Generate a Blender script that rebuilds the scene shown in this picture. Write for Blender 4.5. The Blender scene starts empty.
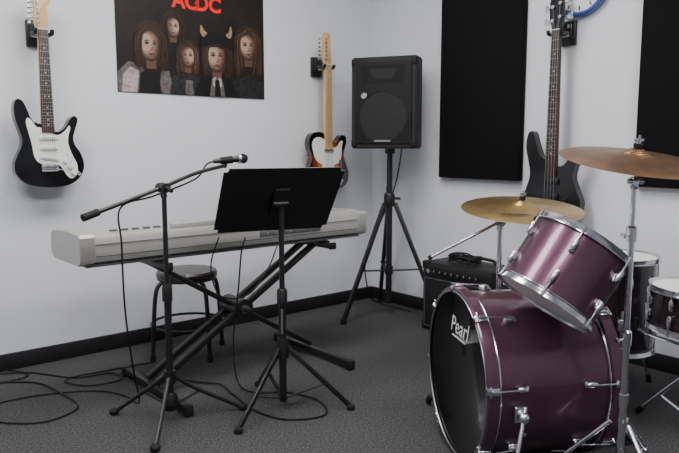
import bpy, bmesh, math, random
from mathutils import Vector, Matrix
random.seed(4)
V=Vector
# ------------------------------------------------------------------ materials
MATS={}
def mat(name,col,rough=0.5,metal=0.0,coat=0.0,var=0.0,vscale=20,bump=0.0,bscale=100,spec=0.5,emit=None):
    m=bpy.data.materials.new(name); m.use_nodes=True
    nt=m.node_tree; b=nt.nodes['Principled BSDF']
    b.inputs['Roughness'].default_value=rough; b.inputs['Metallic'].default_value=metal
    b.inputs['Coat Weight'].default_value=coat; b.inputs['Coat Roughness'].default_value=0.08
    b.inputs['Specular IOR Level'].default_value=spec
    tc=nt.nodes.new('ShaderNodeTexCoord')
    nz=nt.nodes.new('ShaderNodeTexNoise'); nz.inputs['Scale'].default_value=vscale; nz.inputs['Detail'].default_value=3
    nt.links.new(tc.outputs['Object'],nz.inputs['Vector'])
    cr=nt.nodes.new('ShaderNodeValToRGB')
    lo=[max(0,c*(1-var)) for c in col]; hi=[min(1,c*(1+var)) for c in col]
    cr.color_ramp.elements[0].color=(*lo,1); cr.color_ramp.elements[1].color=(*hi,1)
    cr.color_ramp.elements[0].position=.3; cr.color_ramp.elements[1].position=.7
    nt.links.new(nz.outputs['Fac'],cr.inputs['Fac']); nt.links.new(cr.outputs['Color'],b.inputs['Base Color'])
    if bump>0:
        n2=nt.nodes.new('ShaderNodeTexNoise'); n2.inputs['Scale'].default_value=bscale
        nt.links.new(tc.outputs['Object'],n2.inputs['Vector'])
        bp=nt.nodes.new('ShaderNodeBump'); bp.inputs['Strength'].default_value=bump; bp.inputs['Distance'].default_value=0.01
        nt.links.new(n2.outputs['Fac'],bp.inputs['Height']); nt.links.new(bp.outputs['Normal'],b.inputs['Normal'])
    if emit:
        b.inputs['Emission Color'].default_value=(*emit[:3],1); b.inputs['Emission Strength'].default_value=emit[3]
    MATS[name]=m; return m
mat('wall_paint_cool',(.655,.667,.705),.75,var=.012,vscale=3,bump=.04,bscale=180,spec=.3)
mat('wall_dark_low_bounce',(.30,.31,.34),.75,var=.02,vscale=3,bump=.04,bscale=180,spec=.3)  # unseen rear and side walls, darkened to cut bounced light and add contrast
mat('ceiling_white',(.72,.72,.72),.9,var=.03,vscale=40,bump=.2,bscale=120)
mat('base_black',(.009,.009,.011),.5,var=.2)
mat('black_satin',(.008,.008,.009),.40,var=.2,vscale=30)
mat('black_matte',(.008,.008,.009),.8,var=.2,vscale=60,spec=.3)
mat('black_gloss',(.004,.004,.005),.14,coat=.3,var=.1,spec=.4)
mat('rubber',(.008,.008,.008),.7,var=.15,spec=.3)
mat('cable_black',(.006,.006,.007),.5,var=.1,spec=.3)
mat('speaker_plastic',(.009,.009,.010),.55,var=.25,vscale=200,bump=.15,bscale=350,spec=.4)
mat('speaker_grille',(.011,.011,.012),.6,metal=.2,var=.5,vscale=350,bump=.4,bscale=500,spec=.3)
mat('speaker_cone',(.017,.017,.018),.55,metal=.2,var=.5,vscale=350,bump=.3,bscale=500,spec=.3)
mat('chrome',(.64,.65,.68),.18,metal=1,var=.05)
mat('chrome_dull',(.42,.43,.45),.35,metal=1,var=.1)
mat('kb_silver',(.40,.39,.37),.36,metal=.3,var=.03,vscale=4)
mat('kb_dark',(.08,.08,.085),.5,var=.1)
mat('key_white',(.72,.71,.67),.3,var=.02)
mat('maple',(.60,.38,.16),.35,coat=.4,var=.12,vscale=14)
mat('rosewood',(.04,.022,.014),.5,var=.3,vscale=40)
mat('white_plastic',(.70,.71,.68),.3,var=.02)
mat('drumhead_white',(.72,.72,.70),.55,var=.03)
mat('burgundy',(.125,.054,.086),.31,metal=.75,coat=.6,var=.28,vscale=420)
mat('shell_dark',(.022,.012,.016),.25,metal=.5,coat=.5,var=.2,vscale=300)
mat('seat_brown',(.022,.017,.015),.38,coat=.2,var=.25,vscale=25)
mat('stripe_grey',(.07,.07,.075),.5)
mat('poster_bg',(.010,.006,.005),.5,var=.5,vscale=8,spec=.3)
SK=[(.040,.020,.013),(.095,.050,.034),(.18,.105,.072),(.28,.175,.125),(.37,.25,.185)]
for k,c in enumerate(SK): mat('poster_skin%d'%k,c,.5,var=.15,vscale=70,spec=.3)
HR=[(.010,.006,.004),(.026,.013,.008),(.055,.028,.016),(.11,.060,.034)]
for k,c in enumerate(HR): mat('poster_hair%d'%k,c,.5,var=.3,vscale=90,spec=.3)
mat('poster_ink',(.004,.003,.003),.5,spec=.3)
mat('poster_shirt',(.33,.28,.27),.5,var=.35,vscale=45,spec=.3)
mat('poster_shirt_sh',(.10,.085,.085),.5,var=.45,vscale=45,spec=.3)
mat('poster_denim',(.016,.014,.016),.5,var=.6,vscale=45,spec=.3)
mat('poster_red',(.88,.008,.004),.5,spec=.2)
mat('poster_bone',(.26,.17,.11),.5,var=.25,vscale=90)
mat('blue_rim',(.03,.07,.30),.3,coat=.5)
mat('foam_black',(.005,.005,.006),.95,var=.3,vscale=150,bump=.5,bscale=400,spec=.15)
mat('lamp_white',(.9,.9,.9),.5,emit=(1,.99,.97,21.5))
# cymbal bronze with concentric lathe grooves
def cymbal_mat(name,c1,c2,rough):
    m=mat(name,c1,rough,metal=1); nt=m.node_tree; b=nt.nodes['Principled BSDF']
    tc=nt.nodes.new('ShaderNodeTexCoord'); sep=nt.nodes.new('ShaderNodeSeparateXYZ')
    nt.links.new(tc.outputs['Object'],sep.inputs[0])
    c=nt.nodes.new('ShaderNodeCombineXYZ'); nt.links.new(sep.outputs[0],c.inputs[0]); nt.links.new(sep.outputs[1],c.inputs[1])
    ln=nt.nodes.new('ShaderNodeVectorMath'); ln.operation='LENGTH'; nt.links.new(c.outputs[0],ln.inputs[0])
    mu=nt.nodes.new('ShaderNodeMath'); mu.operation='MULTIPLY'; mu.inputs[1].default_value=900; nt.links.new(ln.outputs['Value'],mu.inputs[0])
    si=nt.nodes.new('ShaderNodeMath'); si.operation='SINE'; nt.links.new(mu.outputs[0],si.inputs[0])
    bp=nt.nodes.new('ShaderNodeBump'); bp.inputs['Strength'].default_value=.25; bp.inputs['Distance'].default_value=.001
    nt.links.new(si.outputs[0],bp.inputs['Height']); nt.links.new(bp.outputs['Normal'],b.inputs['Normal'])
    r=[n for n in nt.nodes if n.type=='VALTORGB'][0]; r.color_ramp.elements[0].color=(*c1,1); r.color_ramp.elements[1].color=(*c2,1)
cymbal_mat('bronze_bright',(.50,.33,.12),(.64,.45,.19),.32)
cymbal_mat('bronze_dark',(.21,.115,.065),(.30,.17,.095),.38)
# carpet
m=mat('carpet',(.05,.05,.055),.95,bump=.8,bscale=260,spec=.1); nt=m.node_tree
nz=[n for n in nt.nodes if n.type=='TEX_NOISE'][0]; nz.inputs['Scale'].default_value=130; nz.inputs['Detail'].default_value=6; nz.inputs['Roughness'].default_value=.85
r=[n for n in nt.nodes if n.type=='VALTORGB'][0].color_ramp
r.elements[0].position=.38; r.elements[0].color=(.013,.013,.014,1); r.elements[1].position=.66; r.elements[1].color=(.140,.140,.145,1)
# sunburst
m=mat('sunburst',(.5,.2,.05),.15,coat=1); nt=m.node_tree; b=nt.nodes['Principled BSDF']
tc=nt.nodes.new('ShaderNodeTexCoord'); mp=nt.nodes.new('ShaderNodeMapping'); mp.inputs['Location'].default_value=(0,0,-1.0); mp.inputs['Scale'].default_value=(6.4,0,5.4)
nt.links.new(tc.outputs['Object'],mp.inputs['Vector'])
ln=nt.nodes.new('ShaderNodeVectorMath'); ln.operation='LENGTH'; nt.links.new(mp.outputs[0],ln.inputs[0])
cr=nt.nodes.new('ShaderNodeValToRGB'); e=cr.color_ramp.elements
e[0].position=.30; e[0].color=(.60,.22,.04,1); e[1].position=.86; e[1].color=(.008,.005,.005,1)
x=e.new(.62); x.color=(.22,.03,.010,1)
nt.links.new(ln.outputs['Value'],cr.inputs['Fac']); nt.links.new(cr.outputs['Color'],b.inputs['Base Color'])

# ------------------------------------------------------------------ builder
def frame(axis):
    a=V(axis).normalized(); t=V((0,0,1)) if abs(a.z)<.95 else V((1,0,0))
    u=a.cross(t).normalized(); v=a.cross(u).normalized()
    return a,u,v
def spline(pts,closed=False,n=8):
    pts=[V(p) for p in pts]; N=len(pts); out=[]
    rng=N if closed else N-1
    for i in range(rng):
        if closed: p0,p1,p2,p3=pts[i-1],pts[i],pts[(i+1)%N],pts[(i+2)%N]
        else: p0=pts[max(i-1,0)];p1=pts[i];p2=pts[i+1];p3=pts[min(i+2,N-1)]
        for k in range(n):
            t=k/n
            out.append(.5*((2*p1)+(p2-p0)*t+(2*p0-5*p1+4*p2-p3)*t*t+(3*p1-p0-3*p2+p3)*t**3))
    if not closed: out.append(pts[-1])
    return out
class B:
    def __init__(s,name,loc=(0,0,0),rotz=0,world=False):
        s.name=name;s.loc=V(loc);s.rotz=rotz;s.world=world;s.v=[];s.f=[];s.mi=[];s.mats=[]
    def midx(s,m):
        if m not in s.mats: s.mats.append(m)
        return s.mats.index(m)
    def add(s,bm,m,M=None):
        bmesh.ops.recalc_face_normals(bm,faces=bm.faces)
        bm.verts.ensure_lookup_table(); o=len(s.v)
        for v in bm.verts: s.v.append((M@v.co) if M else v.co.copy())
        i=s.midx(m)
        bm.verts.index_update()
        for f in bm.faces: s.f.append([o+v.index for v in f.verts]); s.mi.append(i)
        bm.free()
    def box(s,c,size,m,R=None,bev=0.0,seg=2):
        bm=bmesh.new(); bmesh.ops.create_cube(bm,size=1)
        for v in bm.verts: v.co=V((v.co.x*size[0],v.co.y*size[1],v.co.z*size[2]))
        if bev>0: bmesh.ops.bevel(bm,geom=bm.edges[:],offset=bev,segments=seg,affect='EDGES',profile=.5)
        M=Matrix.Translation(V(c))
        if R is not None: M=M@R.to_4x4()
        s.add(bm,m,M)
    def bar(s,p1,p2,w,h,m,up=(0,0,1),bev=0.0):
        p1=V(p1);p2=V(p2);x=(p2-p1).normalized();y=V(up).cross(x).normalized();z=x.cross(y)
        R=Matrix((x,y,z)).transposed()
        s.box((p1+p2)/2,((p2-p1).length,w,h),m,R,bev)
    def lathe(s,prof,o,axis,m,seg=48,closed=False):
        a,u,v=frame(axis);o=V(o);bm=bmesh.new();rings=[]
        for r,t in prof:
            if r<1e-6: rings.append([bm.verts.new(o+a*t)])
            else: rings.append([bm.verts.new(o+a*t+(u*math.cos(k*2*math.pi/seg)+v*math.sin(k*2*math.pi/seg))*r) for k in range(seg)])
        pr=list(zip(rings,rings[1:]))
        if closed: pr.append((rings[-1],rings[0]))
        for A,C in pr:
            for k in range(seg):
                k2=(k+1)%seg
                if len(A)==1 and len(C)==1: continue
                if len(A)==1: bm.faces.new((A[0],C[k],C[k2]))
                elif len(C)==1: bm.faces.new((A[k],A[k2],C[0]))
                else: bm.faces.new((A[k],A[k2],C[k2],C[k]))
        s.add(bm,m)
    def cyl(s,p1,p2,r,m,r2=None,seg=20):
        p1=V(p1);p2=V(p2);L=(p2-p1).length;r2=r if r2 is None else r2
        s.lathe([(0,0),(r,0),(r2,L),(0,L)],p1,p2-p1,m,seg)
    def ring(s,c,axis,R,r,m,seg=48,sub=10):
        s.lathe([(R+r*math.cos(k*2*math.pi/sub),r*math.sin(k*2*math.pi/sub)) for k in range(sub)],c,axis,m,seg,True)
    def sph(s,c,r,m,sc=(1,1,1),seg=20):
        bm=bmesh.new(); bmesh.ops.create_uvsphere(bm,u_segments=seg,v_segments=seg//2,radius=r)
        for v in bm.verts: v.co=V((v.co.x*sc[0],v.co.y*sc[1],v.co.z*sc[2]))
        s.add(bm,m,Matrix.Translation(V(c)))
    def tube(s,pts,r,m,seg=8,n=8,smooth=True,closed=False):
        P=spline(pts,closed,n) if smooth else [V(p) for p in pts]
        bm=bmesh.new();rings=[];u=None;N=len(P)
        for i,p in enumerate(P):
            if closed: t=(P[(i+1)%N]-P[i-1])
            else: t=P[min(i+1,N-1)]-P[max(i-1,0)]
            t.normalize()
            if u is None: u=frame(t)[1]
            u=(u-t*u.dot(t)).normalized(); w=t.cross(u)
            rings.append([bm.verts.new(p+(u*math.cos(k*2*math.pi/seg)+w*math.sin(k*2*math.pi/seg))*r) for k in range(seg)])
        pr=list(zip(rings,rings[1:]))
        if closed: pr.append((rings[-1],rings[0]))
        for A,C in pr:
            for k in range(seg): bm.faces.new((A[k],A[(k+1)%seg],C[(k+1)%seg],C[k]))
        if not closed: bm.faces.new(rings[0]); bm.faces.new(rings[-1])
        s.add(bm,m)
    def poly(s,pts,y0,y1,m,bev=0.0,seg=3,sm=0):
        P=[V((p[0],0,p[1])) for p in pts]
        if sm: P=spline(P,True,sm)
        bm=bmesh.new(); A=[bm.verts.new((p.x,y0,p.z)) for p in P]; C=[bm.verts.new((p.x,y1,p.z)) for p in P]; n=len(P)
        f1=bm.faces.new(A); f2=bm.faces.new(C[::-1])
        for k in range(n): bm.faces.new((A[k],C[k],C[(k+1)%n],A[(k+1)%n]))
        if bev>0:
            es=list(f1.edges)+list(f2.edges)
            bmesh.ops.bevel(bm,geom=es,offset=bev,segments=seg,affect='EDGES',profile=.5)
        s.add(bm,m)
    def flat(s,pts,y,m,sm=0):
        P=[V((p[0],y,p[1])) for p in pts]
        if sm: P=spline(P,True,sm)
        bm=bmesh.new(); f=bm.faces.new([bm.verts.new(p) for p in P]); 
        bm.normal_update()
        if f.normal.y>0: f.normal_flip()
        o=len(s.v); bm.verts.index_update()
        for v in bm.verts: s.v.append(v.co.copy())
        s.f.append([o+v.index for v in f.verts]); s.mi.append(s.midx(m)); bm.free()
    def ell(s,c,rx,rz,y,m,n=28,rot=0):
        pts=[]
        for k in range(n):
            a=k*2*math.pi/n; x=rx*math.cos(a); z=rz*math.sin(a)
            pts.append((c[0]+x*math.cos(rot)-z*math.sin(rot),c[1]+x*math.sin(rot)+z*math.cos(rot)))
        s.flat(pts,y,m)
    def text(s,txt,M,size,m,extrude=0.0,shear=0.0,bold=0.0):
        cu=bpy.data.curves.new('t','FONT'); cu.body=txt; cu.size=size; cu.extrude=extrude; cu.shear=shear; cu.offset=bold; cu.align_x='CENTER'; cu.align_y='CENTER'
        ob=bpy.data.objects.new('t',cu); bpy.context.collection.objects.link(ob)
        dg=bpy.context.evaluated_depsgraph_get(); me=ob.evaluated_get(dg).to_mesh()
        o=len(s.v); i=s.midx(m)
        for v in me.vertices: s.v.append(M@v.co)
        for p in me.polygons: s.f.append([o+k for k in p.vertices]); s.mi.append(i)
        bpy.data.objects.remove(ob)
    def done(s,sharp=35):
        me=bpy.data.meshes.new(s.name)
        vs=[(v-s.loc) if s.world else v for v in s.v]
        me.from_pydata([tuple(v) for v in vs],[],s.f)
        for m in s.mats: me.materials.append(MATS[m])
        for p,i in zip(me.polygons,s.mi): p.material_index=i; p.use_smooth=True
        me.set_sharp_from_angle(angle=math.radians(sharp)); me.update()
        ob=bpy.data.objects.new(s.name,me); bpy.context.collection.objects.link(ob)
        ob.location=s.loc
        if not s.world: ob.rotation_euler=(0,0,s.rotz)
        return ob
C0=V((.2225,4.53,0)); LD=V((-.763,-.647,0)); RD=V((.647,-.763,0))
RL=math.atan2(.647,.763); RR=math.atan2(-.763,.647)
NL=V((.647,-.763,0)); NR=V((-.763,-.647,0))
H=2.6; WL=4.6; WR=4.8
# ------------------------------------------------------------------ room
def wallobj(name,p,d,L,n,mt='wall_paint_cool'):   # p start, d dir, n normal into room
    b=B(name,p,0,True); t=.1
    q=[p-d*.0,p+d*L,p+d*L-n*t,p-n*t]
    bm=bmesh.new(); lo=[bm.verts.new((v.x,v.y,0)) for v in q]; hi=[bm.verts.new((v.x,v.y,H)) for v in q]
    bm.faces.new(lo);bm.faces.new(hi)
    for k in range(4): bm.faces.new((lo[k],lo[(k+1)%4],hi[(k+1)%4],hi[k]))
    b.add(bm,mt); b.done()
    t=B(name.replace('wall','baseboard'),p,0,True)
    t.bar(p+n*.007+V((0,0,.04))+d*.0,p+d*L+n*.007+V((0,0,.04)),.014,.08,'base_black',bev=.003)
    t.done()
wallobj('wall_left',C0,LD,WL,NL); wallobj('wall_right',C0,RD,WR,NR)
C1=C0+LD*WL; C2=C0+RD*WR
wallobj('wall_rear',C2,LD,WL,-NL*1.0,'wall_dark_low_bounce'); wallobj('wall_side',C1,RD,WR,-NR,'wall_dark_low_bounce')
for nm,z,mt in (('floor',-.05,'carpet'),('ceiling',H+.05,'ceiling_white')):
    b=B(nm,(0,0,0),0,True); q=[C0,C1,C1+RD*WR,C2]; bm=bmesh.new()
    lo=[bm.verts.new((v.x,v.y,z-.05)) for v in q]; hi=[bm.verts.new((v.x,v.y,z+.05)) for v in q]
    bm.faces.new(lo);bm.faces.new(hi)
    for k in range(4): bm.faces.new((lo[k],lo[(k+1)%4],hi[(k+1)%4],hi[k]))
    b.add(bm,mt); b.done()
for a,c in ((1.5,1.35),(3.2,1.35),(1.5,3.3),(3.2,3.3)):
    p=C0+LD*a+RD*c
    b=B('ceiling_light_panel',(p.x,p.y,H-.012),RL)
    b.box((0,0,0),(1.2,.6,.012),'lamp_white'); 
    for sx,sy,w,d in ((0,.31,1.24,.02),(0,-.31,1.24,.02),(.61,0,.02,.6),(-.61,0,.02,.6)): b.box((sx,sy,0),(w,d,.024),'ceiling_white')
    b.done()
def onL(s,z,off=0): p=C0+LD*s+NL*off; return (p.x,p.y,z)
def onR(s,z,off=0): p=C0+RD*s+NR*off; return (p.x,p.y,z)
# ------------------------------------------------------------------ acoustic panels
for s0 in (.632,1.828):
    b=B('acoustic_panel',onR(s0+.283,.856,.026),RR)
    b.box((0,0,.61),(.566,.045,1.22),'foam_black',bev=.008)
    b.box((0,.022,.61),(.54,.008,1.18),'black_matte')
    b.done()
# ------------------------------------------------------------------ poster
b=B('music_poster',onL(1.752,1.315,.004),RL); PW,PH=.88,.60
b.box((PW/2,0,PH/2),(PW,.002,PH),'poster_bg')
def inpoly_clip(x,z): return (min(max(x,.002),PW-.002),min(max(z,.002),PH-.002))
def person(x,z,w,h,y,long=1.0,sh=1,hl=1,crown=1):
    y0=-.0015-y; rnd=random.Random(int(x*1000))
    cl=lambda P:[inpoly_clip(*p) for p in P]
    b.flat(cl([(x-w*1.05,z-h*1.1*long),(x-w*1.26,z-h*.2),(x-w*1.12,z+h*.7),(x-w*.5,z+h*1.22),(x+w*.5,z+h*1.22),(x+w*1.12,z+h*.65),(x+w*1.26,z-.3*h),(x+w*1.05,z-h*1.15*long),(x,z-h*.95)]),y0,'poster_hair1',4)
    b.flat(cl([(x-w*.34,z-h*.6),(x-w*.38,z-h*1.25),(x+w*.38,z-h*1.25),(x+w*.34,z-h*.6)]),y0-.0001,'poster_skin1')
    for k in range(5):
        f=1-.12*k; ox=-sh*w*.08*k; oz=h*.03*k
        pts=[(-.70,.45),(-.75,-.05),(-.60,-.55),(-.26,-.84),(.26,-.84),(.60,-.55),(.75,-.05),(.70,.45),(0,.80)]
        b.flat([(x+ox+px*w*f,z+oz+pz*h*f) for px,pz in pts],y0-.0002-.00012*k,'poster_skin%d'%k,4)
    yy=y0-.0009
    for sx in (-1,1):
        b.ell((x+sx*w*.29,z+h*.10),w*.19,h*.11,yy,'poster_skin2')
        b.ell((x+sx*w*.29,z+h*.09),w*.13,h*.052,yy-.0001,'poster_skin0')
        b.ell((x+sx*w*.29,z+h*.09),w*.055,h*.05,yy-.0002,'poster_ink')
        b.flat([(x+sx*w*.10,z+h*.20),(x+sx*w*.29,z+h*.27),(x+sx*w*.50,z+h*.20),(x+sx*w*.29,z+h*.20)],yy-.0001,'poster_hair1')
    b.flat([(x+sh*w*.04,z+h*.12),(x+sh*w*.17,z-h*.14),(x+sh*w*.14,z-h*.27),(x-sh*w*.10,z-h*.28),(x+sh*w*.05,z-h*.19)],yy,'poster_skin2')
    b.ell((x,z-h*.285),w*.10,h*.025,yy-.0001,'poster_skin1')
    b.flat([(x-w*.25,z-h*.47),(x-w*.08,z-h*.42),(x,z-h*.44),(x+w*.08,z-h*.42),(x+w*.25,z-h*.47),(x,z-h*.56)],yy,'poster_skin1')
    b.flat([(x-w*.24,z-h*.47),(x,z-h*.465),(x+w*.24,z-h*.47),(x,z-h*.49)],yy-.0001,'poster_ink')
    b.ell((x,z-h*.63),w*.16,h*.03,yy,'poster_skin2')
    for k in range(80):
        sd=1 if k%2 else -1
        t=rnd.random(); x0=x+sd*w*(.0+.35*t)*crown; z0=z+h*(1.16-.25*t)
        x1=x+sd*w*(.52+.56*t+.08*rnd.random()); z1=z+h*(.50+.12*rnd.random())
        x2=x+sd*w*(.66+.60*t); z2=z-h*.20
        x3=x+sd*w*(.54+.66*t+.14*rnd.uniform(-1,1)); z3=z-h*(.75+.65*rnd.random())*long
        P=spline([(x0,0,z0),(x1,0,z1),(x2,0,z2),(x3,0,z3)],False,5)
        wd=w*.045; L=[(p.x-wd*(1-i/len(P)*.8),p.z) for i,p in enumerate(P)]; Rr=[(p.x+wd*(1-i/len(P)*.8),p.z) for i,p in enumerate(P)]
        pts=cl(L+Rr[::-1])
        b.flat(pts,yy-.0003-.00001*k,'poster_hair%d'%rnd.choice([0,1,1,2,2,3] if hl else [0,0,1,1,2]))
person(.310,.350,.052,.064,0,.9,-1,0)
b.flat([(.002,.002),(.002,.10),(.06,.155),(.14,.14),(.16,.002)],-.0026,'poster_shirt_sh')
b.flat([(.02,.002),(.03,.09),(.07,.13),(.115,.11),(.10,.002)],-.0027,'poster_shirt')
b.flat([(.22,.002),(.235,.12),(.28,.12),(.31,.002)],-.0027,'poster_shirt_sh')
b.flat([(.11,.002),(.12,.10),(.17,.125),(.22,.10),(.235,.002)],-.0028,'poster_ink')
person(.182,.245,.074,.096,.0015,1.1,1,0)
b.flat([(.28,.002),(.30,.10),(.40,.12),(.48,.08),(.50,.002)],-.0046,'poster_denim')
b.flat([(.37,.002),(.375,.08),(.415,.08),(.42,.002)],-.0047,'poster_shirt_sh')
person(.390,.205,.054,.068,.0015,1.1,-1,1)
b.flat([(.64,.002),(.67,.10),(.78,.13),(.878,.09),(.878,.002)],-.0046,'poster_denim')
person(.772,.290,.072,.090,.0015,1.5,1,1)
b.flat([(.42,.002),(.46,.09),(.55,.12),(.66,.09),(.70,.002)],-.0048,'poster_ink')
person(.565,.215,.080,.096,.0040,.9,1,0)
b.flat([(.478,.262),(.470,.305),(.508,.338),(.568,.350),(.632,.332),(.660,.29),(.652,.260),(.565,.283)],-.0088,'poster_ink',4)
b.flat([(.478,.262),(.565,.287),(.655,.258),(.668,.247),(.565,.270),(.460,.252)],-.0090,'poster_hair1')
b.flat([(.482,.316),(.464,.342),(.470,.378),(.488,.352),(.506,.336)],-.0092,'poster_bone',4)
b.flat([(.622,.338),(.642,.356),(.654,.390),(.664,.355),(.650,.322)],-.0092,'poster_bone',4)
b.flat([(.530,.095),(.56,.115),(.595,.095),(.615,.002),(.515,.002)],-.0088,'poster_shirt_sh')
b.flat([(.535,.095),(.555,.108),(.550,.05),(.535,.06)],-.0089,'poster_shirt'); b.flat([(.590,.095),(.572,.108),(.578,.05),(.592,.06)],-.0089,'poster_shirt')
b.flat([(.550,.09),(.576,.09),(.586,.002),(.547,.002)],-.0090,'poster_ink')
Mt=Matrix.Rotation(math.pi/2,4,'X')
b.text('AC',Matrix.Translation((.383,-.003,.487))@Mt,.108,'poster_red',bold=.004)
b.text('DC',Matrix.Translation((.521,-.003,.487))@Mt,.108,'poster_red',bold=.004)
b.flat([(.462,.540),(.438,.482),(.451,.482),(.441,.440),(.468,.495),(.453,.495),(.472,.540)],-.003,'poster_red')
b.text('HIGHWAY TO HELL',Matrix.Translation((.45,-.003,.568))@Mt,.036,'poster_shirt',bold=.001)
b.done()
# ------------------------------------------------------------------ guitars
def guitar(name,loc,rz,sc,kind):
    b=B(name,loc,rz)
    S=lambda P:[(p[0]*sc,p[1]*sc) for p in P]
    if kind=='strat':
        out=[(-.034,.296),(-.056,.300),(-.074,.322),(-.088,.358),(-.102,.392),(-.120,.410),(-.138,.402),(-.147,.368),(-.144,.320),(-.130,.270),(-.118,.228),(-.122,.190),(-.142,.148),(-.158,.105),(-.150,.055),(-.105,.012),(-.03,-.006),(.05,-.006),(.115,.014),(.156,.060),(.164,.110),(.148,.160),(.124,.198),(.118,.232),(.130,.275),(.142,.312),(.138,.334),(.122,.336),(.104,.318),(.084,.284),(.058,.264),(.032,.262)]
        bm_='black_gloss'; nut=.738; wood='rosewood'; bridge=.095
    elif kind=='tele':
        out=[(-.03,.335),(-.075,.345),(-.118,.335),(-.142,.295),(-.138,.245),(-.120,.205),(-.135,.150),(-.160,.095),(-.145,.035),(-.08,.002),(0,-.004),(.08,.002),(.145,.035),(.162,.095),(.140,.155),(.122,.205),(.132,.250),(.145,.300),(.125,.330),(.098,.322),(.070,.290),(.03,.282)]
        bm_='sunburst'; nut=.738; wood='maple'; bridge=.090
    else:
        out=[(-.034,.335),(-.060,.345),(-.086,.40),(-.106,.460),(-.124,.478),(-.140,.462),(-.150,.40),(-.134,.325),(-.122,.255),(-.142,.185),(-.168,.115),(-.150,.045),(-.09,.006),(0,.0),(.09,.012),(.150,.060),(.166,.125),(.140,.190),(.120,.245),(.130,.300),(.156,.352),(.164,.385),(.150,.400),(.115,.372),(.075,.315),(.032,.300)]
        bm_='black_gloss'; nut=.965; wood='rosewood'; bridge=.10
    nb=.30 if kind!='bass' else .32
    th=.022
    b.poly(S(out),-th,th,bm_,bev=.010*sc,seg=4,sm=8)
    # neck: tapered
    def taper(z0,z1,w0,w1,y0,y1,m,bev=0):
        b.poly(S([(-w0/2,z0),(w0/2,z0),(w1/2,z1),(-w1/2,z1)]),y0,y1,m,bev)
    w0,w1=(.057,.043) if kind!='bass' else (.062,.043)
    taper(nb-.04,nut,w0,w1,-.024,-.004,'maple' if kind!='bass' else 'rosewood',.004)
    fbz=nb-.075 if kind!='bass' else nb-.07
    if kind=='strat': fbz=nb-.045
    taper(fbz,nut,w0+.001,w1+.001,-.031,-.0235,wood,.0015)
    L=nut-bridge; nf=21
    for k in range(1,nf+1):
        z=nut-L*(1-2**(-k/12))
        if z<fbz+.003: break
        f=(z-fbz)/(nut-fbz); w=w0+(w1-w0)*f
        b.box((0,-.0315,z*sc),(w*sc*.96,.0015,.0016),'chrome_dull')
    for k in (3,5,7,9,12,15,17,19,21):
        z=nut-L*(1-2**(-(k-.5)/12)); 
        if z<fbz+.005: continue
        for dx in ((-.009,.009) if k==12 else (0,)):
            b.cyl((dx*sc,-.0305,z*sc),(dx*sc,-.0318,z*sc),.0032,'white_plastic' if wood=='rosewood' else 'black_satin',seg=10)
    b.box((0,-.029,(nut+.001)*sc),(w1*sc,.010,.004),'white_plastic')
    # headstock
    if kind=='bass': hs=[(-.021,0),(-.030,.025),(-.040,.06),(-.040,.13),(-.028,.185),(-.005,.205),(.014,.195),(.030,.165),(.036,.10),(.034,.04),(.021,0)]
    elif kind=='tele': hs=[(-.021,0),(-.030,.022),(-.032,.05),(-.034,.14),(-.030,.172),(-.010,.185),(.012,.178),(.020,.165),(.016,.150),(.020,.13),(.024,.04),(.021,0)]
    else: hs=[(-.021,0),(-.034,.022),(-.036,.06),(-.032,.14),(-.020,.168),(.005,.182),(.032,.172),(.042,.148),(.036,.122),(.020,.112),(.028,.085),(.026,.03),(.021,0)]
    hm='maple' if kind!='bass' else 'black_gloss'
    b.poly(S([(x,nut+z) for x,z in hs]),-.022,-.008,hm,bev=.002,sm=5)
    if kind=='bass': tz=[(-1,.045),(-1,.11),(1,.06),(1,.125)]
    else: tz=[(-1,.028+.0235*k) for k in range(6)]
    r=.0048 if kind!='bass' else .009
    strings=[]
    for sd,z in tz:
        x=sd*.020; zz=nut+z
        b.cyl((x*sc,-.022,zz*sc),(x*sc,-.032,zz*sc),r,'chrome',seg=12)
        b.cyl((x*sc,-.004,zz*sc),(x*sc,-.010,zz*sc),r*1.8,'chrome',seg=12)
        b.cyl((x*sc,-.006,zz*sc),((x+sd*.032)*sc,-.006,zz*sc),.0025,'chrome',seg=8)
        if kind=='bass':
            b.poly([((x+sd*.030)*sc,(zz-.014)*sc),((x+sd*.056)*sc,(zz-.016)*sc),((x+sd*.056)*sc,(zz+.016)*sc),((x+sd*.030)*sc,(zz+.014)*sc)],-.009,-.003,'chrome',.001)
        else: b.box(((x+sd*.034)*sc,-.006,zz*sc),(.011,.007,.013),'chrome',bev=.002)
        strings.append((x,zz))
    ns=len(tz)
    for k in range(ns):
        fx=(k-(ns-1)/2)/(ns-1)
        xb=fx*.052;xn=fx*.034
        b.cyl((xb*sc,-.036,bridge*sc),(xn*sc,-.0335,nut*sc),.0006 if kind!='bass' else .0012,'chrome_dull',seg=5)
        b.cyl((xn*sc,-.0335,nut*sc),(strings[k][0]*sc,-.030,strings[k][1]*sc),.0006,'chrome_dull',seg=5)
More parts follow.
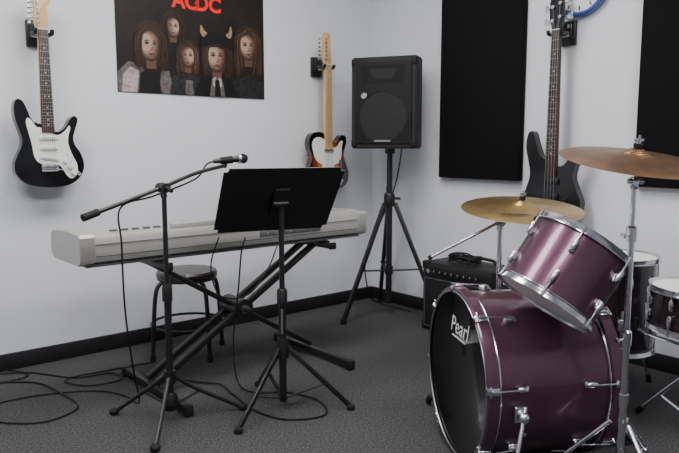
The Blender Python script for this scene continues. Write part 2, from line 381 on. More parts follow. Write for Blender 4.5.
    if kind=='strat':
        pg=[(-.032,.278),(-.050,.280),(-.064,.298),(-.078,.318),(-.092,.322),(-.098,.300),(-.088,.250),(-.076,.195),(-.068,.140),(-.040,.108),(.030,.104),(.056,.086),(.080,.046),(.104,.032),(.128,.056),(.130,.100),(.108,.150),(.092,.200),(.094,.240),(.104,.275),(.100,.290),(.084,.270),(.060,.250),(.032,.245)]
        b.poly(S(pg),-th-.003,-th+.001,'white_plastic',bev=.0006,sm=6)
        for z,a in ((.230,0),(.182,0),(.133,.18)):
            R=Matrix.Rotation(a,3,'Y'); b.box((0,-.028,z*sc),(.084*sc,.010,.018*sc),'key_white',R,.004)
            for k in range(6): b.cyl(((k-2.5)*.0104*sc,-.0325,z*sc+(k-2.5)*-.0104*math.sin(a)),((k-2.5)*.0104*sc,-.0345,z*sc+(k-2.5)*-.0104*math.sin(a)),.0024,'chrome',seg=8)
        b.box((0,-.028,.086*sc),(.080*sc,.008,.034*sc),'chrome',bev=.002)
        for k in range(6): b.box(((k-2.5)*.0108*sc,-.034,.092*sc),(.009,.006,.020),'chrome',bev=.001)
        for x,z in ((.072,.118),(.094,.088),(.110,.058)):
            b.lathe([(0,0),(.012,0),(.0105,.010),(.008,.014),(0,.014)],(x*sc,-.025,z*sc),(0,-1,0),'key_white',20)
        b.cyl((.082*sc,-.025,.150*sc),(.087*sc,-.040,.153*sc),.002,'white_plastic',seg=8)
        b.box((.138*sc,-.020,.055*sc),(.022,.006,.016),'chrome',Matrix.Rotation(.7,3,'Y'),.002)
        b.tube([(.035*sc,-.032,.080*sc),(.055*sc,-.045,.078*sc),(.085*sc,-.048,.100*sc),(.100*sc,-.048,.135*sc)],.0016,'chrome_dull',seg=6)
    elif kind=='tele':
        pg=[(-.032,.300),(-.070,.315),(-.105,.305),(-.122,.270),(-.112,.225),(-.095,.185),(-.060,.160),(-.040,.158),(-.040,.135),(.042,.128),(.045,.150),(.085,.165),(.100,.200),(.105,.250),(.112,.290),(.095,.292),(.070,.262),(.032,.255)]
        b.poly(S(pg),-th-.003,-th+.001,'white_plastic',bev=.0006,sm=6)
        b.box((0,-.027,.235*sc),(.072*sc,.010,.018*sc),'chrome',bev=.003)
        b.box((0,-.025,.095*sc),(.084*sc,.006,.085*sc),'chrome_dull',bev=.001)
        b.box((0,-.031,.125*sc),(.070*sc,.010,.018*sc),'black_satin',Matrix.Rotation(.2,3,'Y'),.003)
        for k in (-1,0,1): b.cyl((k*.020-.008,-.033,.088*sc),(k*.020+.010,-.033,.088*sc),.004,'chrome',seg=10)
        b.box((.095*sc,-.024,.105*sc),(.022*sc,.004,.15*sc),'chrome',bev=.001)
        for z in (.09,.055): b.lathe([(0,0),(.010,0),(.010,.014),(0,.014)],(.095*sc,-.026,z*sc),(0,-1,0),'chrome',18)
        b.cyl((.095*sc,-.026,.15*sc),(.095*sc,-.042,.153*sc),.003,'black_satin',seg=8)
    else:
        for z in (.225,.150): b.box((0,-.028,z*sc),(.092*sc,.012,.030*sc),'black_satin',bev=.004)
        b.box((0,-.028,.095*sc),(.075*sc,.010,.05*sc),'chrome_dull',bev=.002)
        for k in range(4): b.box(((k-1.5)*.018*sc,-.035,.10*sc),(.014,.008,.032),'chrome',bev=.001)
        for x,z in ((.085,.135),(.105,.105),(.118,.075),(.090,.085)): b.lathe([(0,0),(.009,0),(.009,.014),(0,.014)],(x*sc,-.022,z*sc),(0,-1,0),'black_satin',18)
    # strap buttons
    b.cyl((0,0,-.004*sc),(0,0,-.014*sc),.005,'chrome',seg=10)
    b.done()
    # hanger
    h=B('guitar_wall_hanger',loc,rz); z=(nut-.006)*sc
    h.box((0,.093,z),(.080,.022,.120),'black_satin',bev=.006)
    h.box((0,.075,z+.01),(.055,.03,.075),'black_satin',bev=.008)
    h.cyl((0,.085,z-.01),(0,.03,z-.01),.013,'black_satin',seg=14)
    h.box((0,.028,z-.012),(.070,.016,.026),'chrome',bev=.004)
    for sd in (-1,1):
        h.tube([(sd*.026,.028,z-.012),(sd*.036,.018,z-.012),(sd*.036,-.010,z-.012),(sd*.036,-.032,z-.010),(sd*.036,-.038,z+.006)],.0095,'black_satin',seg=10)
    h.box((.022,.058,z+.03),(.02,.006,.02),'chrome',bev=.001)
    h.done()
guitar('electric_guitar',onL(2.135,.864,.104),RL,.945,'strat')
guitar('electric_guitar',onL(.490,.772,.104),RL,1.03,'tele')
guitar('bass_guitar',onR(1.445,.643,.104),RR,1.0,'bass')
# ------------------------------------------------------------------ round clock
b=B('wall_clock',onR(1.505,1.83,.004),RR)
b.lathe([(0,0),(.155,0),(.155,.03),(.148,.038),(.136,.036),(.134,.022),(0,.022)],(0,0,0),(0,-1,0),'blue_rim',64)
b.lathe([(0,.0225),(.133,.0225),(.133,.0230),(0,.0230)],(0,0,0),(0,-1,0),'white_plastic',64)
for k in range(12):
    a=k*math.pi/6; b.box((.115*math.sin(a),-.024,.115*math.cos(a)),(.006,.002,.02),'black_satin',Matrix.Rotation(a,3,'Y'))
b.box((0.02,-.025,.03),(.006,.002,.08),'black_satin',Matrix.Rotation(.5,3,'Y')); b.box((-.03,-.025,.01),(.008,.002,.06),'black_satin',Matrix.Rotation(-1.2,3,'Y'))
b.done()
# ------------------------------------------------------------------ PA speaker on tripod
b=B('pa_speaker',(.303,4.02,1.028),math.radians(-22))
w,hh,d=.395,.525,.27
out=[(-w/2,-d/2),(w/2,-d/2),(w/2-.004,.0),(w/2-.055,d/2),(-w/2+.055,d/2),(-w/2+.004,.0)]
bm=bmesh.new(); lo=[bm.verts.new((x,y,0)) for x,y in out]; hi=[bm.verts.new((x,y,hh)) for x,y in out]; n=len(out)
bm.faces.new(lo);bm.faces.new(hi)
for k in range(n): bm.faces.new((lo[k],lo[(k+1)%n],hi[(k+1)%n],hi[k]))
bmesh.ops.bevel(bm,geom=bm.edges[:],offset=.008,segments=3,affect='EDGES'); b.add(bm,'speaker_plastic')
yf=-d/2
b.box((0,yf-.004,.5*hh),(w-.05,.014,hh-.055),'speaker_grille',bev=.006)
b.ring((0,yf-.011,.180),(0,1,0),.148,.0022,'speaker_cone',60)
b.lathe([(.140,.0008),(.085,.0012),(.06,.0016),(.045,.002),(0,.0035)],(0,yf-.011,.180),(0,-1,0),'speaker_cone',48)
b.poly([(-.12,.375),(.12,.375),(.135,.475),(-.135,.475)],yf-.0118,yf-.010,'black_matte')
b.poly([(-.055,.400),(.055,.400),(.085,.455),(-.085,.455)],yf-.0126,yf-.011,'speaker_cone')
b.ring((-.115,yf-.012,.305),(0,1,0),.016,.0025,'chrome',24); b.cyl((-.115,yf-.009,.305),(-.115,yf-.013,.305),.013,'kb_silver')
b.box((0,yf-.012,.045),(.10,.003,.010),'chrome_dull')
for sx in (-1,1):
    for z in (.03,hh-.03): b.box((sx*(w/2-.018),yf-.003,z),(.03,.012,.04),'rubber',bev=.004)
b.box((0,-.02,hh-.004),(.11,.03,.03),'black_satin',bev=.006)
b.cyl((0,0,-.03),(0,0,.01),.030,'black_satin')
b.done()
def leg_tripod(b,c,hub,foot_z,r,angs,m,rad=.010,brace=None,feet='rubber'):
    for a in angs:
        d=V((math.cos(math.radians(a)),math.sin(math.radians(a)),0))
        p1=V((c[0],c[1],hub))+d*.03; p2=V((c[0],c[1],foot_z))+d*r
        b.cyl(p1,p2,rad,m,seg=12)
        dd=(p2-p1).normalized(); b.cyl(p2-dd*.03,p2+dd*.006,rad*1.45,feet,seg=12)
        if brace is not None:
            q=p1+(p2-p1)*.55; b.bar(V((c[0],c[1],brace))+d*.018,q,.014,.005,m)
b=B('speaker_stand',(.30,4.02,0),0,True); c=(.303,4.03)
b.cyl((*c,.08),(*c,.80),.019,'black_satin'); b.cyl((*c,.75),(*c,.998),.0165,'black_satin')
b.lathe([(0,0),(.03,0),(.034,.02),(.034,.06),(.028,.08),(0,.08)],(*c,.68),(0,0,1),'black_satin')
b.lathe([(0,0),(.026,0),(.026,.05),(0,.05)],(*c,.26),(0,0,1),'black_satin')
b.cyl((c[0]+.02,c[1]-.02,.73),(c[0]+.06,c[1]-.05,.73),.008,'black_satin')
for a in (216,338,96):
    d=V((math.cos(math.radians(a)),math.sin(math.radians(a)),0)); P=V((*c,0))
    t=V((-d.y,d.x,0))
    p1=P+V((0,0,.70))+d*.035; p2=P+V((0,0,.018))+d*(.345 if a==216 else .325)
    b.bar(p1,p2,.024,.024,'black_satin',up=t,bev=.004)
    q=p1+(p2-p1)*.58
    for sd in (-1,1): b.bar(P+V((0,0,.285))+d*.02+t*sd*.012,q+t*sd*.012,.005,.018,'black_satin',up=t)
    b.cyl(p2+V((0,0,.012)),p2-V((0,0,.018)),.018,'rubber')
b.done()
b=B('speaker_cable',(.3,4.2,0),0,True)
b.tube([(.37,4.165,1.10),(.385,4.185,1.0),(.34,4.22,.75),(.22,4.10,.5),(.16,4.12,.3),(.2,4.2,.08),(.28,4.3,.008),(.45,4.10,.007)],.004,'cable_black')
b.done()
b=B('cable_clip',onL(.012,1.60,.012),RL)
b.box((-.02,0,0),(.05,.022,.022),'black_satin',bev=.004); b.cyl((-.045,0,0),(-.06,-.012,.004),.006,'black_satin')
b.done()
# ------------------------------------------------------------------ amplifier
b=B('guitar_amplifier',(.476,3.74,0),RR); w,d,hh=.53,.25,.385
b.box((w/2,d/2,.01+hh/2),(w,d,hh),'speaker_plastic',bev=.012)
b.box((w/2,-.001,.165),(w-.05,.010,.27),'speaker_grille',bev=.003)
for x,z,sx,sz in ((w/2,.303,w-.04,.004),(w/2,.028,w-.04,.004),(.022,.165,.004,.28),(w-.022,.165,.004,.28)): b.box((x,-.006,z),(sx,.006,sz),'stripe_grey')
b.box((w/2,-.002,.345),(w-.05,.010,.055),'black_matte',bev=.003)
for k in range(8): b.lathe([(0,0),(.012,0),(.010,.014),(0,.014)],(.10+k*.042,-.006,.345),(0,-1,0),'black_satin',16); b.box((.10+k*.042,-.021,.350),(.002,.002,.008),'white_plastic')
b.cyl((.05,-.006,.345),(.05,-.012,.345),.011,'chrome')
b.box((w-.10,-.007,.09),(.08,.003,.02),'chrome_dull')
for x in (.025,w-.025):
    for z in (.03,hh-.01): b.box((x,.02,z),(.052,.05,.045),'rubber',bev=.006)
b.tube([(w/2-.10,d/2+.06,.392),(w/2-.08,d/2+.06,.418),(w/2+.08,d/2+.06,.418),(w/2+.10,d/2+.06,.392)],.009,'rubber')
for x in (.05,w-.05):
    for y in (.04,d-.04): b.cyl((x,y,0),(x,y,.016),.018,'rubber')
b.done()
b=B('cable_coil',(.476,3.74,.400),RR)
pts=[]
for k in range(60):
    a=k*.72; r=.064+.012*math.sin(k*1.7); pts.append((.23+r*1.4*math.cos(a),.085+r*.8*math.sin(a),.008+.0012*k*.55+.006*math.sin(k*2.3)))
b.tube(pts,.0045,'cable_black',n=5); b.done()
# ------------------------------------------------------------------ keyboard
KL=1.415; KO=V((-.945,2.39,.605))
b=B('digital_piano',KO,RL)
prof=[(.006,.012),(0,.03),(.002,.095),(.008,.110),(.12,.114),(.175,.085),(.180,.060),(.315,.052),(.325,.040),(.322,.012),(.30,0),(.03,0)]
def extr(prof,x0,x1,m,bev=0):
    bm=bmesh.new(); A=[bm.verts.new((x0,y,z)) for y,z in prof]; Cc=[bm.verts.new((x1,y,z)) for y,z in prof]; n=len(prof)
    f1=bm.faces.new(A); f2=bm.faces.new(Cc[::-1])
    for k in range(n): bm.faces.new((A[k],Cc[k],Cc[(k+1)%n],A[(k+1)%n]))
    if bev: bmesh.ops.bevel(bm,geom=list(f1.edges)+list(f2.edges),offset=bev,segments=3,affect='EDGES')
    b.add(bm,m)
extr(prof,.04,KL-.04,'kb_silver')
side=[(.004,.008),(-.003,.02),(-.002,.106),(.006,.117),(.12,.120),(.20,.116),(.31,.110),(.327,.100),(.332,.035),(.322,.010),(.30,-.002),(.03,-.002)]
extr(side,0,.055,'kb_silver',.003); extr(side,KL-.055,KL,'kb_silver',.003)
b.box((KL/2,-.0005,.034),(KL-.12,.004,.003),'kb_dark'); b.box((KL/2,.0,.078),(KL-.12,.004,.002),'kb_dark')
b.box((KL/2,.16,-.004),(KL-.06,.28,.010),'kb_dark')
b.box((.95,-.001,.056),(.34,.006,.024),'kb_dark',bev=.002)
for k in range(7): b.cyl((.82+k*.043,-.002,.056),(.82+k*.043,-.007,.056),.006,'chrome',seg=12)
b.box((.55,.085,.1145),(.16,.06,.006),'kb_dark',bev=.002); b.box((.55,.085,.118),(.08,.035,.002),'black_gloss')
for k in range(7):
    for j in (0,1): b.box((.68+k*.03,.07+j*.03,.116),(.02,.012,.007),'kb_dark' if k%3 else 'white_plastic',bev=.001)
for k in range(5): b.box((.16+k*.045,.085,.116),(.028,.014,.007),'kb_dark',bev=.001)
nk=52; kw=(KL-.13)/nk
for k in range(nk):
    b.box((.065+kw*(k+.5),.250,.068),(kw-.001,.135,.016),'key_white',bev=.001,seg=1)
    if (k%7) in (0,2,3,5,6) and k<51: b.box((.065+kw*(k+1),.222,.080),(kw*.55,.085,.012),'black_satin',bev=.002,seg=1)
b.box((.50,.030,.122),(.26,.016,.022),'kb_silver',bev=.005)
for x in (.12,KL-.12):
    for y in (.05,.27): b.cyl((x,y,-.001),(x,y,-.009),.012,'rubber')
b.done()
b=B('keyboard_stand',(KO.x,KO.y,0),RL); yc=.16
zt=.572
for y in (yc-.045,yc+.045):
    b.bar((.33,y,.055),(1.17,y,zt-.005),.026,.028,'black_satin',up=(0,1,0),bev=.004)
for y in (yc-.012,yc+.012):
    b.bar((.33,y,zt-.005),(1.17,y,.055),.020,.028,'black_satin',up=(0,1,0),bev=.004)
b.cyl((.75,yc-.075,.312),(.75,yc+.075,.312),.045,'black_satin',seg=28); b.cyl((.75,yc-.085,.312),(.75,yc-.07,.312),.020,'chrome_dull')
b.cyl((.75,yc-.13,.312),(.75,yc-.08,.312),.012,'black_satin')
for x in (.33,1.17):
    b.bar((x,yc-.32,.030),(x,yc+.27,.030),.028,.028,'black_satin',bev=.004)
    for y in (yc-.32,yc+.27): b.box((x,y,.024),(.036,.035,.044),'rubber',bev=.006)
    b.bar((x,yc-.19,zt),(x,yc+.17,zt),.028,.026,'black_satin',bev=.004)
    b.box((x,yc,.589),(.03,.30,.008),'rubber')
    for y in (yc-.19,yc+.17): b.box((x,y,zt+.001),(.034,.02,.032),'rubber',bev=.004)
b.done()
# ------------------------------------------------------------------ stool
b=B('round_stool',(-.765,3.28,0),math.radians(20)); R=.150
b.lathe([(0,.395),(R-.01,.395),(R,.402),(R,.420),(R-.008,.430),(R*.5,.432),(0,.432)],(0,0,0),(0,0,1),'seat_brown',48)
b.ring((0,0,.392),(0,0,1),R-.012,.009,'black_satin')
for k in range(4):
    a=k*math.pi/2+.4; d=V((math.cos(a),math.sin(a),0))
    b.tube([d*.05+V((0,0,.385)),d*.12+V((0,0,.385)),d*.160+V((0,0,.365)),d*.178+V((0,0,.30)),d*.190+V((0,0,.15)),d*.198+V((0,0,.012))],.0105,'black_satin',seg=12)
    b.cyl(d*.197+V((0,0,.03)),d*.199,.014,'rubber')
b.ring((0,0,.16),(0,0,1),.180,.0065,'black_satin')
b.done()
# ------------------------------------------------------------------ music stand
b=B('music_stand',(-.226,2.565,0),0,True); c=(-.226,2.565)
b.cyl((*c,.03),(*c,.46),.0145,'black_satin'); b.cyl((*c,.44),(*c,.80),.0105,'black_satin')
b.lathe([(0,0),(.021,0),(.021,.05),(.016,.06),(0,.06)],(*c,.43),(0,0,1),'black_satin')
b.lathe([(0,0),(.024,0),(.026,.05),(.02,.08),(0,.08)],(*c,.21),(0,0,1),'black_satin')
b.box((c[0],c[1]-.0148,.36),(.008,.002,.10),'chrome_dull')
for p in ((-.370,2.33),(.046,2.55),(-.355,2.81)):
    d=(V((*p,0))-V((*c,0))); r=d.length; d.normalize(); P=V((*c,0)); t=V((-d.y,d.x,0))
    b.bar(P+d*.02+V((0,0,.25)),P+d*r+V((0,0,.012)),.020,.012,'black_satin',up=t,bev=.003)
    b.bar(P+d*.012+V((0,0,.045)),P+d*(r*.62)+V((0,0,.105)),.004,.016,'black_satin',up=t)
    b.box(P+d*r+V((0,0,.011)),(.03,.03,.022),'rubber',bev=.006)
wd=V((.925,.38,0)); bc=V((-.292,2.665,.708)); tcn=V((-.178,2.47,.965))
up=(tcn-bc); hgt=up.length; up.normalize(); up=(up-wd*up.dot(wd)).normalized(); nn=wd.cross(up).normalized()
Rm=Matrix((wd,nn,up)).transposed(); mid=(bc+tcn)/2; W=.47
def desk(cx,cz,sx,sy,sz,m,dy=0,bev=0): b.box(mid+wd*cx+up*cz+nn*dy,(sx,sy,sz),m,Rm,bev)
bm=bmesh.new(); bmesh.ops.create_cube(bm,size=1)
for v in bm.verts: v.co=V((v.co.x*W,v.co.y*.003,v.co.z*hgt))
es=[e for e in bm.edges if abs((e.verts[0].co-e.verts[1].co).y)>.001]
bmesh.ops.bevel(bm,geom=es,offset=.018,segments=5,affect='EDGES'); b.add(bm,'black_satin',Matrix.Translation(mid)@Rm.to_4x4())
desk(0,-hgt/2+.003,W-.03,.055,.003,'black_satin',dy=(.027 if nn.y>0 else -.027))
sg=-1 if nn.y>0 else 1
desk(0,0,.06,.012,.14,'black_satin',dy=sg*.008,bev=.003)
b.cyl(V((*c,.79)),mid+nn*sg*.02,.012,'black_satin'); b.cyl(mid+nn*sg*.02-wd*.03,mid+nn*sg*.02+wd*.03,.014,'black_satin')
b.done()
# ------------------------------------------------------------------ mic stand + mic
b=B('microphone_stand',(-.64,2.44,0),0,True); c=(-.645,2.44)
b.cyl((*c,.06),(*c,.50),.0125,'black_satin'); b.cyl((*c,.48),(*c,.88),.009,'black_satin')
b.lathe([(0,0),(.019,0),(.019,.05),(.015,.065),(0,.065)],(*c,.47),(0,0,1),'black_satin')
b.lathe([(0,0),(.022,0),(.028,.02),(.028,.05),(.018,.07),(0,.07)],(*c,.045),(0,0,1),'black_satin')
b.lathe([(0,0),(.020,0),(.022,.05),(0,.05)],(*c,.15),(0,0,1),'black_satin')
for p in ((-.895,2.50),(-.635,2.17),(-.375,2.55)):
    P=V((*c,0)); d=V((*p,0))-P; r=d.length; d.normalize()
    b.tube([P+d*.02+V((0,0,.175)),P+d*.10+V((0,0,.115)),P+d*(r-.02)+V((0,0,.016))],.0085,'black_satin',seg=10)
    b.tube([P+d*.02+V((0,0,.065)),P+d*.11+V((0,0,.105))],.005,'black_satin',seg=8)
    b.sph(P+d*(r-.012)+V((0,0,.0145)),.0145,'rubber',(1.3,1.3,1))
e1=V((-.855,2.20,.808)); e2=V((-.47,2.72,.965)); pv=V((-.655,2.455,.893))
b.cyl(e1,pv,.0075,'black_satin'); b.tube([pv,(pv+e2)/2+V((0,0,.010)),e2],.0075,'black_satin',seg=10)
b.cyl(e1,e1+(pv-e1).normalized()*.06,.013,'rubber')
b.cyl(pv-V((.015,-.015,0)),pv+V((.022,-.022,0)),.018,'black_satin'); b.cyl(pv+V((.022,-.022,0)),pv+V((.045,-.04,-.01)),.008,'black_satin')
b.sph(pv,.020,'black_satin'); b.cyl((*c,.86),pv,.012,'black_satin')
b.done()
b=B('microphone',e2,0,True)
dr=V((.62,.35,.06)).normalized()
b.cyl(e2-V((0,0,.008)),e2+dr*.01+V((0,0,.018)),.009,'black_satin')
m0=e2+V((0,0,.022))-dr*.045
b.lathe([(0,0),(.008,0),(.010,.02),(.0115,.085),(.015,.108),(0,.108)],m0,dr,'black_satin',20)
b.lathe([(.015,0),(.019,.004),(.019,.012),(.015,.016)],m0+dr*.104,dr,'chrome_dull',24)
b.sph(m0+dr*.128,.0205,'speaker_grille')
b.lathe([(.0,-.01),(.014,-.01),(.016,.04),(0,.04)],m0+dr*.04,dr,'rubber',20)
b.done()
# ------------------------------------------------------------------ floor cables
b=B('microphone_cable',(-.9,2.7,0),0,True)
b.tube([m0,m0-dr*.03+V((0,0,-.01)),(e2+pv)/2+V((0,0,-.012)),pv+V((-.03,-.01,-.03)),(e1*.55+pv*.45)+V((0,0,-.015)),(-.765,2.31,.70),(-.775,2.35,.45),(-.775,2.42,.20),(-.80,2.55,.03),(-.90,2.68,.007),(-1.05,2.74,.006),(-1.28,2.68,.006),(-1.42,2.55,.006),(-1.30,2.42,.006),(-1.12,2.42,.006),(-1.05,2.56,.006),(-1.18,2.70,.014),(-1.36,2.84,.006),(-1.60,2.80,.006),(-1.80,2.62,.006)],.0035,'cable_black',n=10)
b.done()
b=B('instrument_cable',(-1.2,2.9,0),0,True)
b.tube([(-1.75,2.95,.006),(-1.55,3.0,.006),(-1.42,2.93,.006),(-1.50,2.84,.006),(-1.62,2.89,.012),(-1.45,2.97,.006),(-1.2,2.90,.006),(-1.06,2.96,.006),(-.98,2.88,.006),(-1.1,2.80,.006),(-1.22,2.86,.012),(-1.05,3.02,.006),(-.9,3.12,.006)],.0035,'cable_black',n=10)
b.done()
b=B('power_cable',(-.3,2.8,0),0,True)
b.tube([(-.40,2.80,.66),(-.415,2.78,.60),(-.43,2.78,.45),(-.46,2.80,.2),(-.44,2.78,.03),(-.36,2.72,.006),(-.22,2.72,.006),(-.08,2.62,.006),(-.06,2.48,.006),(-.2,2.44,.006),(-.33,2.52,.006),(-.45,2.70,.006),(-.52,2.80,.012),(-.62,2.84,.006),(-.75,2.9,.006)],.0035,'cable_black',n=10)
b.tube([(-.50,2.73,.67),(-.53,2.70,.55),(-.50,2.74,.42),(-.40,2.85,.40),(-.32,2.9,.5),(-.28,2.95,.60)],.003,'cable_black',n=10)
b.done()
# ------------------------------------------------------------------ drum kit
F=V((.386,2.156,.292)); A=V((.984,.177,0)).normalized(); N=V((.177,-.984,0)).normalized(); Z=V((0,0,1))
b=B('bass_drum',(.6,2.2,0),0,True)
def bp(t,ang,r): a=math.radians(ang); return F+A*t+(N*math.cos(a)+Z*math.sin(a))*r
def brad(ang): a=math.radians(ang); return N*math.cos(a)+Z*math.sin(a)
D=.445; R=.270
b.lathe([(R,.02),(R,D-.02)],F,A,'burgundy',96)
for t0,sgn in ((0,1),(D,-1)):
    b.lathe([(R+.004,t0),(R+.014,t0),(R+.017,t0+sgn*.004),(R+.017,t0+sgn*.038),(R+.004,t0+sgn*.040)],F,A,'burgundy',96,True)
    b.ring(F+A*(t0+sgn*.043),A,R+.006,.0045,'chrome',96,8)
    b.ring(F+A*(t0+sgn*.001),A,R+.003,.003,'chrome_dull',96,8)
b.lathe([(0,.010),(R-.004,.010),(R+.006,.004),(R+.006,.012)],F,A,'black_gloss',96)
b.lathe([(0,0),(R+.004,0)],F+A*(D-.008),A,'drumhead_white',96)
for k in range(8):
    ang=22.5+45*k-15; rd=brad(ang); tg=A.cross(rd)
    Rm=Matrix((A,rd,tg)).transposed()
    for t0,sg in ((0,1),(D,-1)):
        b.box(bp(t0+sg*.017,ang,R+.020),(.036,.006,.022),'chrome',Rm,.002)
        b.box(bp(t0-sg*.002,ang,R+.012),(.005,.020,.020),'chrome',Rm,.002)
        b.cyl(bp(t0+sg*.012,ang,R+.027),bp(t0+sg*.12,ang,R+.019),.0030,'chrome',seg=10)
        b.box(bp(t0+sg*.004,ang,R+.028),(.005,.005,.036),'chrome',Rm,.002)
        b.lathe([(0,0),(.007,.0),(.010,.012),(.010,.024),(.006,.032),(0,.034)],bp(t0+sg*.095,ang,R+.012),A*sg,'chrome',14)
        b.box(bp(t0+sg*.115,ang,R+.005),(.036,.014,.020),'chrome',Rm,.005)
# spurs
for ang,sd in ((-8,1),(188,-1)):
    rd=brad(ang); tg=A.cross(rd); Rm=Matrix((A,rd,tg)).transposed()
    b.box(bp(.105,ang,R+.010),(.044,.022,.055),'chrome',Rm,.008)
    q=bp(.105,ang,R+.035); b.cyl(bp(.105,ang,R),q+rd*.01,.015,'chrome'); b.sph(q,.018,'chrome')
    foot=V((q.x-.075,q.y-.13*sd,.012)); dd=(foot-q).normalized()
    b.cyl(q-dd*.03,foot,.0065,'chrome'); b.cyl(foot-dd*.035,foot,.012,'rubber',seg=14)
    b.cyl(q+tg*.02,q+tg*.05,.005,'chrome'); b.box(q+tg*.055,(.026,.007,.012),'chrome',Rm,.003)
# tom mount on top
mb=bp(.27,88,R); b.cyl(mb-Z*.005,mb+Z*.05,.022,'chrome'); b.box(mb+Z*.004,(.07,.05,.012),'chrome',bev=.004)
b.cyl(mb+Z*.04,mb+Z*.19,.010,'chrome'); b.sph(mb+Z*.20,.022,'chrome'); b.cyl(mb+Z*.20,V((.695,2.09,.70)),.009,'chrome')
Mx=Matrix.Translation(bp(.0085,0,0)+Z*.155+N*.010)@Matrix(((N.x,Z.x,-A.x),(N.y,Z.y,-A.y),(N.z,Z.z,-A.z))).to_4x4()
b.text('Pearl',Mx,.080,'white_plastic',shear=.3,bold=.0006)
b.box(bp(.008,0,0)+Z*.118+N*.010,(.002,.12,.004),'white_plastic',Matrix((A,N,Z)).transposed())
b.done()
# generic drum
def drum(name,bot,axis,r,L,shell,nl,hoopm='chrome',bottomhead='drumhead_white',legs=None,rot=0,extra=None):
    b=B(name,(bot[0],bot[1],0),0,True); o=V(bot); a,u,v=frame(axis)
    b.lathe([(r-.006,.006),(r-.006,L-.006)],o,a,shell,72)
    b.lathe([(0,.0),(r-.010,.0),(r-.004,.008)],o,a,bottomhead,72); b.lathe([(r-.004,L-.008),(r-.010,L),(0,L)],o,a,'drumhead_white',72)
    for t0,sg in ((0,1),(L,-1)):
        b.lathe([(r-.002,t0-sg*.006),(r+.005,t0-sg*.007),(r+.003,t0-sg*.002),(r+.001,t0+sg*.009),(r+.006,t0+sg*.012),(r+.006,t0+sg*.014),(r-.004,t0+sg*.014)],o,a,hoopm,72,True)
    for k in range(nl):
        an=rot+k*2*math.pi/nl; rd=u*math.cos(an)+v*math.sin(an); tg=a.cross(rd); Rm=Matrix((a,rd,tg)).transposed()
        for t0,sg in ((0,1),(L,-1)):
            b.cyl(o+rd*(r+.006)+a*(t0+sg*.004),o+rd*(r+.008)+a*(t0+sg*L*.28),.0026,'chrome',seg=8)
            b.cyl(o+rd*(r+.006)+a*(t0-sg*.008),o+rd*(r+.006)+a*(t0+sg*.013),.0050,'chrome',seg=10)
            b.lathe([(0,0),(.005,.0),(.008,.008),(.008,.028),(.005,.036),(0,.038)],o+rd*(r+.007)+a*(t0+sg*L*.17),a*sg,'chrome',12)
            b.box(o+rd*(r-.001)+a*(t0+sg*(L*.17+.026)),(.028,.016,.016),'chrome',Rm,.004)
    if extra: extra(b,o,a,u,v)
    if legs:
        for an in legs:
            d=V((math.cos(math.radians(an)),math.sin(math.radians(an)),0))
            b.box(V((o.x,o.y,o.z+L*.35))+d*(r+.008),(.035,.035,.05),'chrome',bev=.006)
            q=V((o.x,o.y,0))+d*(r+.018)
            b.cyl(q+V((0,0,o.z+L*.5)),q+V((0,0,.10)),.0055,'chrome'); b.cyl(q+V((0,0,.10)),q+d*.035+V((0,0,.02)),.0055,'chrome')
            b.cyl(q+d*.03+V((0,0,.035)),q+d*.04,.011,'rubber')
    b.done()
def tomx(b,o,a,u,v):
    d=(V((.695,2.09,.70))-(o+a*.11)); d=(d-a*d.dot(a)).normalized()
    Rm=Matrix((a,d,a.cross(d))).transposed(); b.box(o+a*.11+d*.152,(.06,.02,.045),'chrome',Rm,.006)
drum('rack_tom',(.606,1.93,.588),(.122,.034,.176),.152,.214,'burgundy',6,rot=.35,extra=tomx)
drum('floor_tom',(1.16,2.78,.20),(0,0,1),.178,.385,'shell_dark',8,legs=(20,140,260))
drum('snare_drum',(1.29,2.32,.395),(.05,-.02,1),.178,.145,'shell_dark',10,rot=.2)
b=B('snare_stand',(1.29,2.32,0),0,True); c=(1.285,2.32)
b.cyl((*c,.05),(*c,.33),.012,'chrome'); b.lathe([(0,0),(.02,0),(.02,.04),(0,.04)],(*c,.20),(0,0,1),'chrome')
leg_tripod(b,c,.22,.012,.22,(240,0,120),'chrome',.008,.06)
for a in (30,150,270):
    d=V((math.cos(math.radians(a)),math.sin(math.radians(a)),0)); P=V((*c,.32)); b.tube([P,P+d*.10+V((0,0,.02)),P+d*.19+V((0,0,.045)),P+d*.200+V((0,0,.085))],.006,'chrome',seg=8)
    b.cyl(P+d*.200+V((0,0,.05)),P+d*.202+V((0,0,.09)),.009,'rubber',seg=10)
b.done()
# cymbals: object-local lathe so grooves follow
def cymbal(name,loc,r,rotx,roty,m,bell=.16,txt=False,bow=1.0):
    b=B(name,loc,0)
    prof=[(.006,.026),(r*bell*.5,.023),(r*bell,.012),(r*bell*1.15,.009),(r*.6,.002*bow),(r*.97,-.010*bow),(r,-.012*bow),(r*.97,-.0115*bow),(r*.6,.0005),(r*bell*1.1,.007),(r*bell*.5,.021),(.006,.024)]
    b.lathe(prof,(0,0,0),(0,0,1),m,96,True)
    if txt: b.text('Zildjian',Matrix.Translation((-.06,-r*.60,.0030)),.036,'black_satin',bold=.0004)
    ob=b.done(50); ob.rotation_euler=(rotx,roty,0); return ob
cymbal('ride_cymbal',(.705,2.56,.815),.232,math.radians(8),math.radians(0),'bronze_bright',.17,True)
cymbal('crash_cymbal',(.82,1.85,1.016),.203,math.radians(11),math.radians(3.5),'bronze_dark',.17)
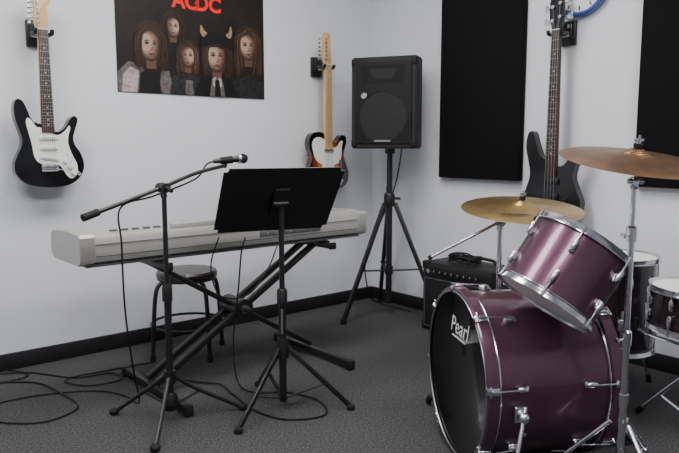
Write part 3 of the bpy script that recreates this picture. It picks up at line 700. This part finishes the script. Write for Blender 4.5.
def cymtop(b,p,tilt=(0,0,1)):
    a=V(tilt).normalized(); p=V(p)
    b.cyl(p-a*.03,p+a*.062,.0032,'chrome'); b.cyl(p+a*.026,p+a*.038,.012,'rubber'); b.cyl(p-a*.004,p+a*.0,.016,'chrome')
    b.cyl(p+a*.038,p+a*.048,.006,'chrome'); b.box(p+a*.048,(.028,.005,.009),'chrome',bev=.002)
b=B('cymbal_stand',(.82,1.85,0),0,True); c=(.82,1.85)
b.cyl((*c,.06),(*c,.52),.0115,'chrome'); b.cyl((*c,.5),(*c,.82),.009,'chrome'); b.cyl((*c,.8),(*c,.945),.007,'chrome')
for z in (.50,.80): b.lathe([(0,0),(.015,0),(.015,.040),(.010,.045),(0,.045)],(*c,z-.02),(0,0,1),'chrome'); b.cyl((c[0],c[1],z),(c[0]-.030,c[1]-.02,z),.004,'chrome'); b.box((c[0]-.034,c[1]-.023,z),(.007,.024,.012),'chrome',bev=.002)
b.lathe([(0,0),(.016,0),(.016,.035),(0,.035)],(*c,.30),(0,0,1),'chrome')
leg_tripod(b,c,.25,.012,.27,(160,282,40),'chrome',.007,.07)
b.box((c[0],c[1],.945),(.018,.024,.036),'chrome',bev=.005); b.cyl((c[0]-.018,c[1],.95),(c[0]+.024,c[1],.95),.008,'chrome')
tl=V((math.sin(math.radians(3.5)),-math.sin(math.radians(11)),1)); b.cyl((*c,.955),V((.82,1.85,1.014)),.004,'chrome'); cymtop(b,(.82,1.85,1.016),tl)
b.done()
b=B('cymbal_stand',(.625,2.58,0),0,True); c=(.628,2.58)
b.cyl((*c,.06),(*c,.45),.0125,'chrome'); b.cyl((*c,.43),(*c,.73),.0095,'chrome')
b.lathe([(0,0),(.017,0),(.017,.045),(0,.045)],(*c,.42),(0,0,1),'chrome')
leg_tripod(b,c,.28,.012,.22,(0,120,238),'chrome',.0075,.09)
b.cyl((c[0],c[1]-.028,.752),(c[0],c[1]+.028,.752),.016,'chrome'); b.cyl((*c,.72),(*c,.76),.014,'chrome')
b.cyl((.705,2.57,.795),(.365,2.60,.61),.0058,'chrome'); b.cyl((.365,2.60,.61),(.352,2.60,.603),.009,'rubber')
b.sph((.705,2.57,.796),.013,'chrome')
tl=V((0,-math.sin(math.radians(8)),1)); cymtop(b,(.705,2.56,.815),tl)
b.done()
# bass drum pedal
b=B('kick_pedal',(.9,2.25,0),0,True)
P=F+A*(D+.035); P.z=0
for sd in (-.05,.05): b.cyl(P+N*sd,P+N*sd+Z*.20,.007,'chrome')
b.cyl(P-N*.06+Z*.20,P+N*.06+Z*.20,.006,'chrome'); b.box(P+A*.10+Z*.007,(.22,.08,.012),'black_satin',Matrix((A,N,Z)).transposed(),.003)
b.bar(P+A*.01+Z*.08,P+A*.20+Z*.025,.065,.008,'chrome_dull'); b.cyl(P+Z*.20,P+A*.05+Z*.36,.004,'chrome'); b.sph(P+A*.045+Z*.36,.022,'white_plastic')
b.done()
# ------------------------------------------------------------------ camera, world
cd=bpy.data.cameras.new('camera'); cam=bpy.data.objects.new('camera',cd); bpy.context.collection.objects.link(cam)
cam.location=(0,0,1.05); cam.rotation_euler=(math.radians(83),0,0); cd.sensor_width=36; cd.lens=665/679*36; cd.clip_start=.02
bpy.context.scene.camera=cam
w=bpy.data.worlds.new('world'); bpy.context.scene.world=w; w.use_nodes=True
w.node_tree.nodes['Background'].inputs[0].default_value=(.8,.85,1,1); w.node_tree.nodes['Background'].inputs[1].default_value=.3
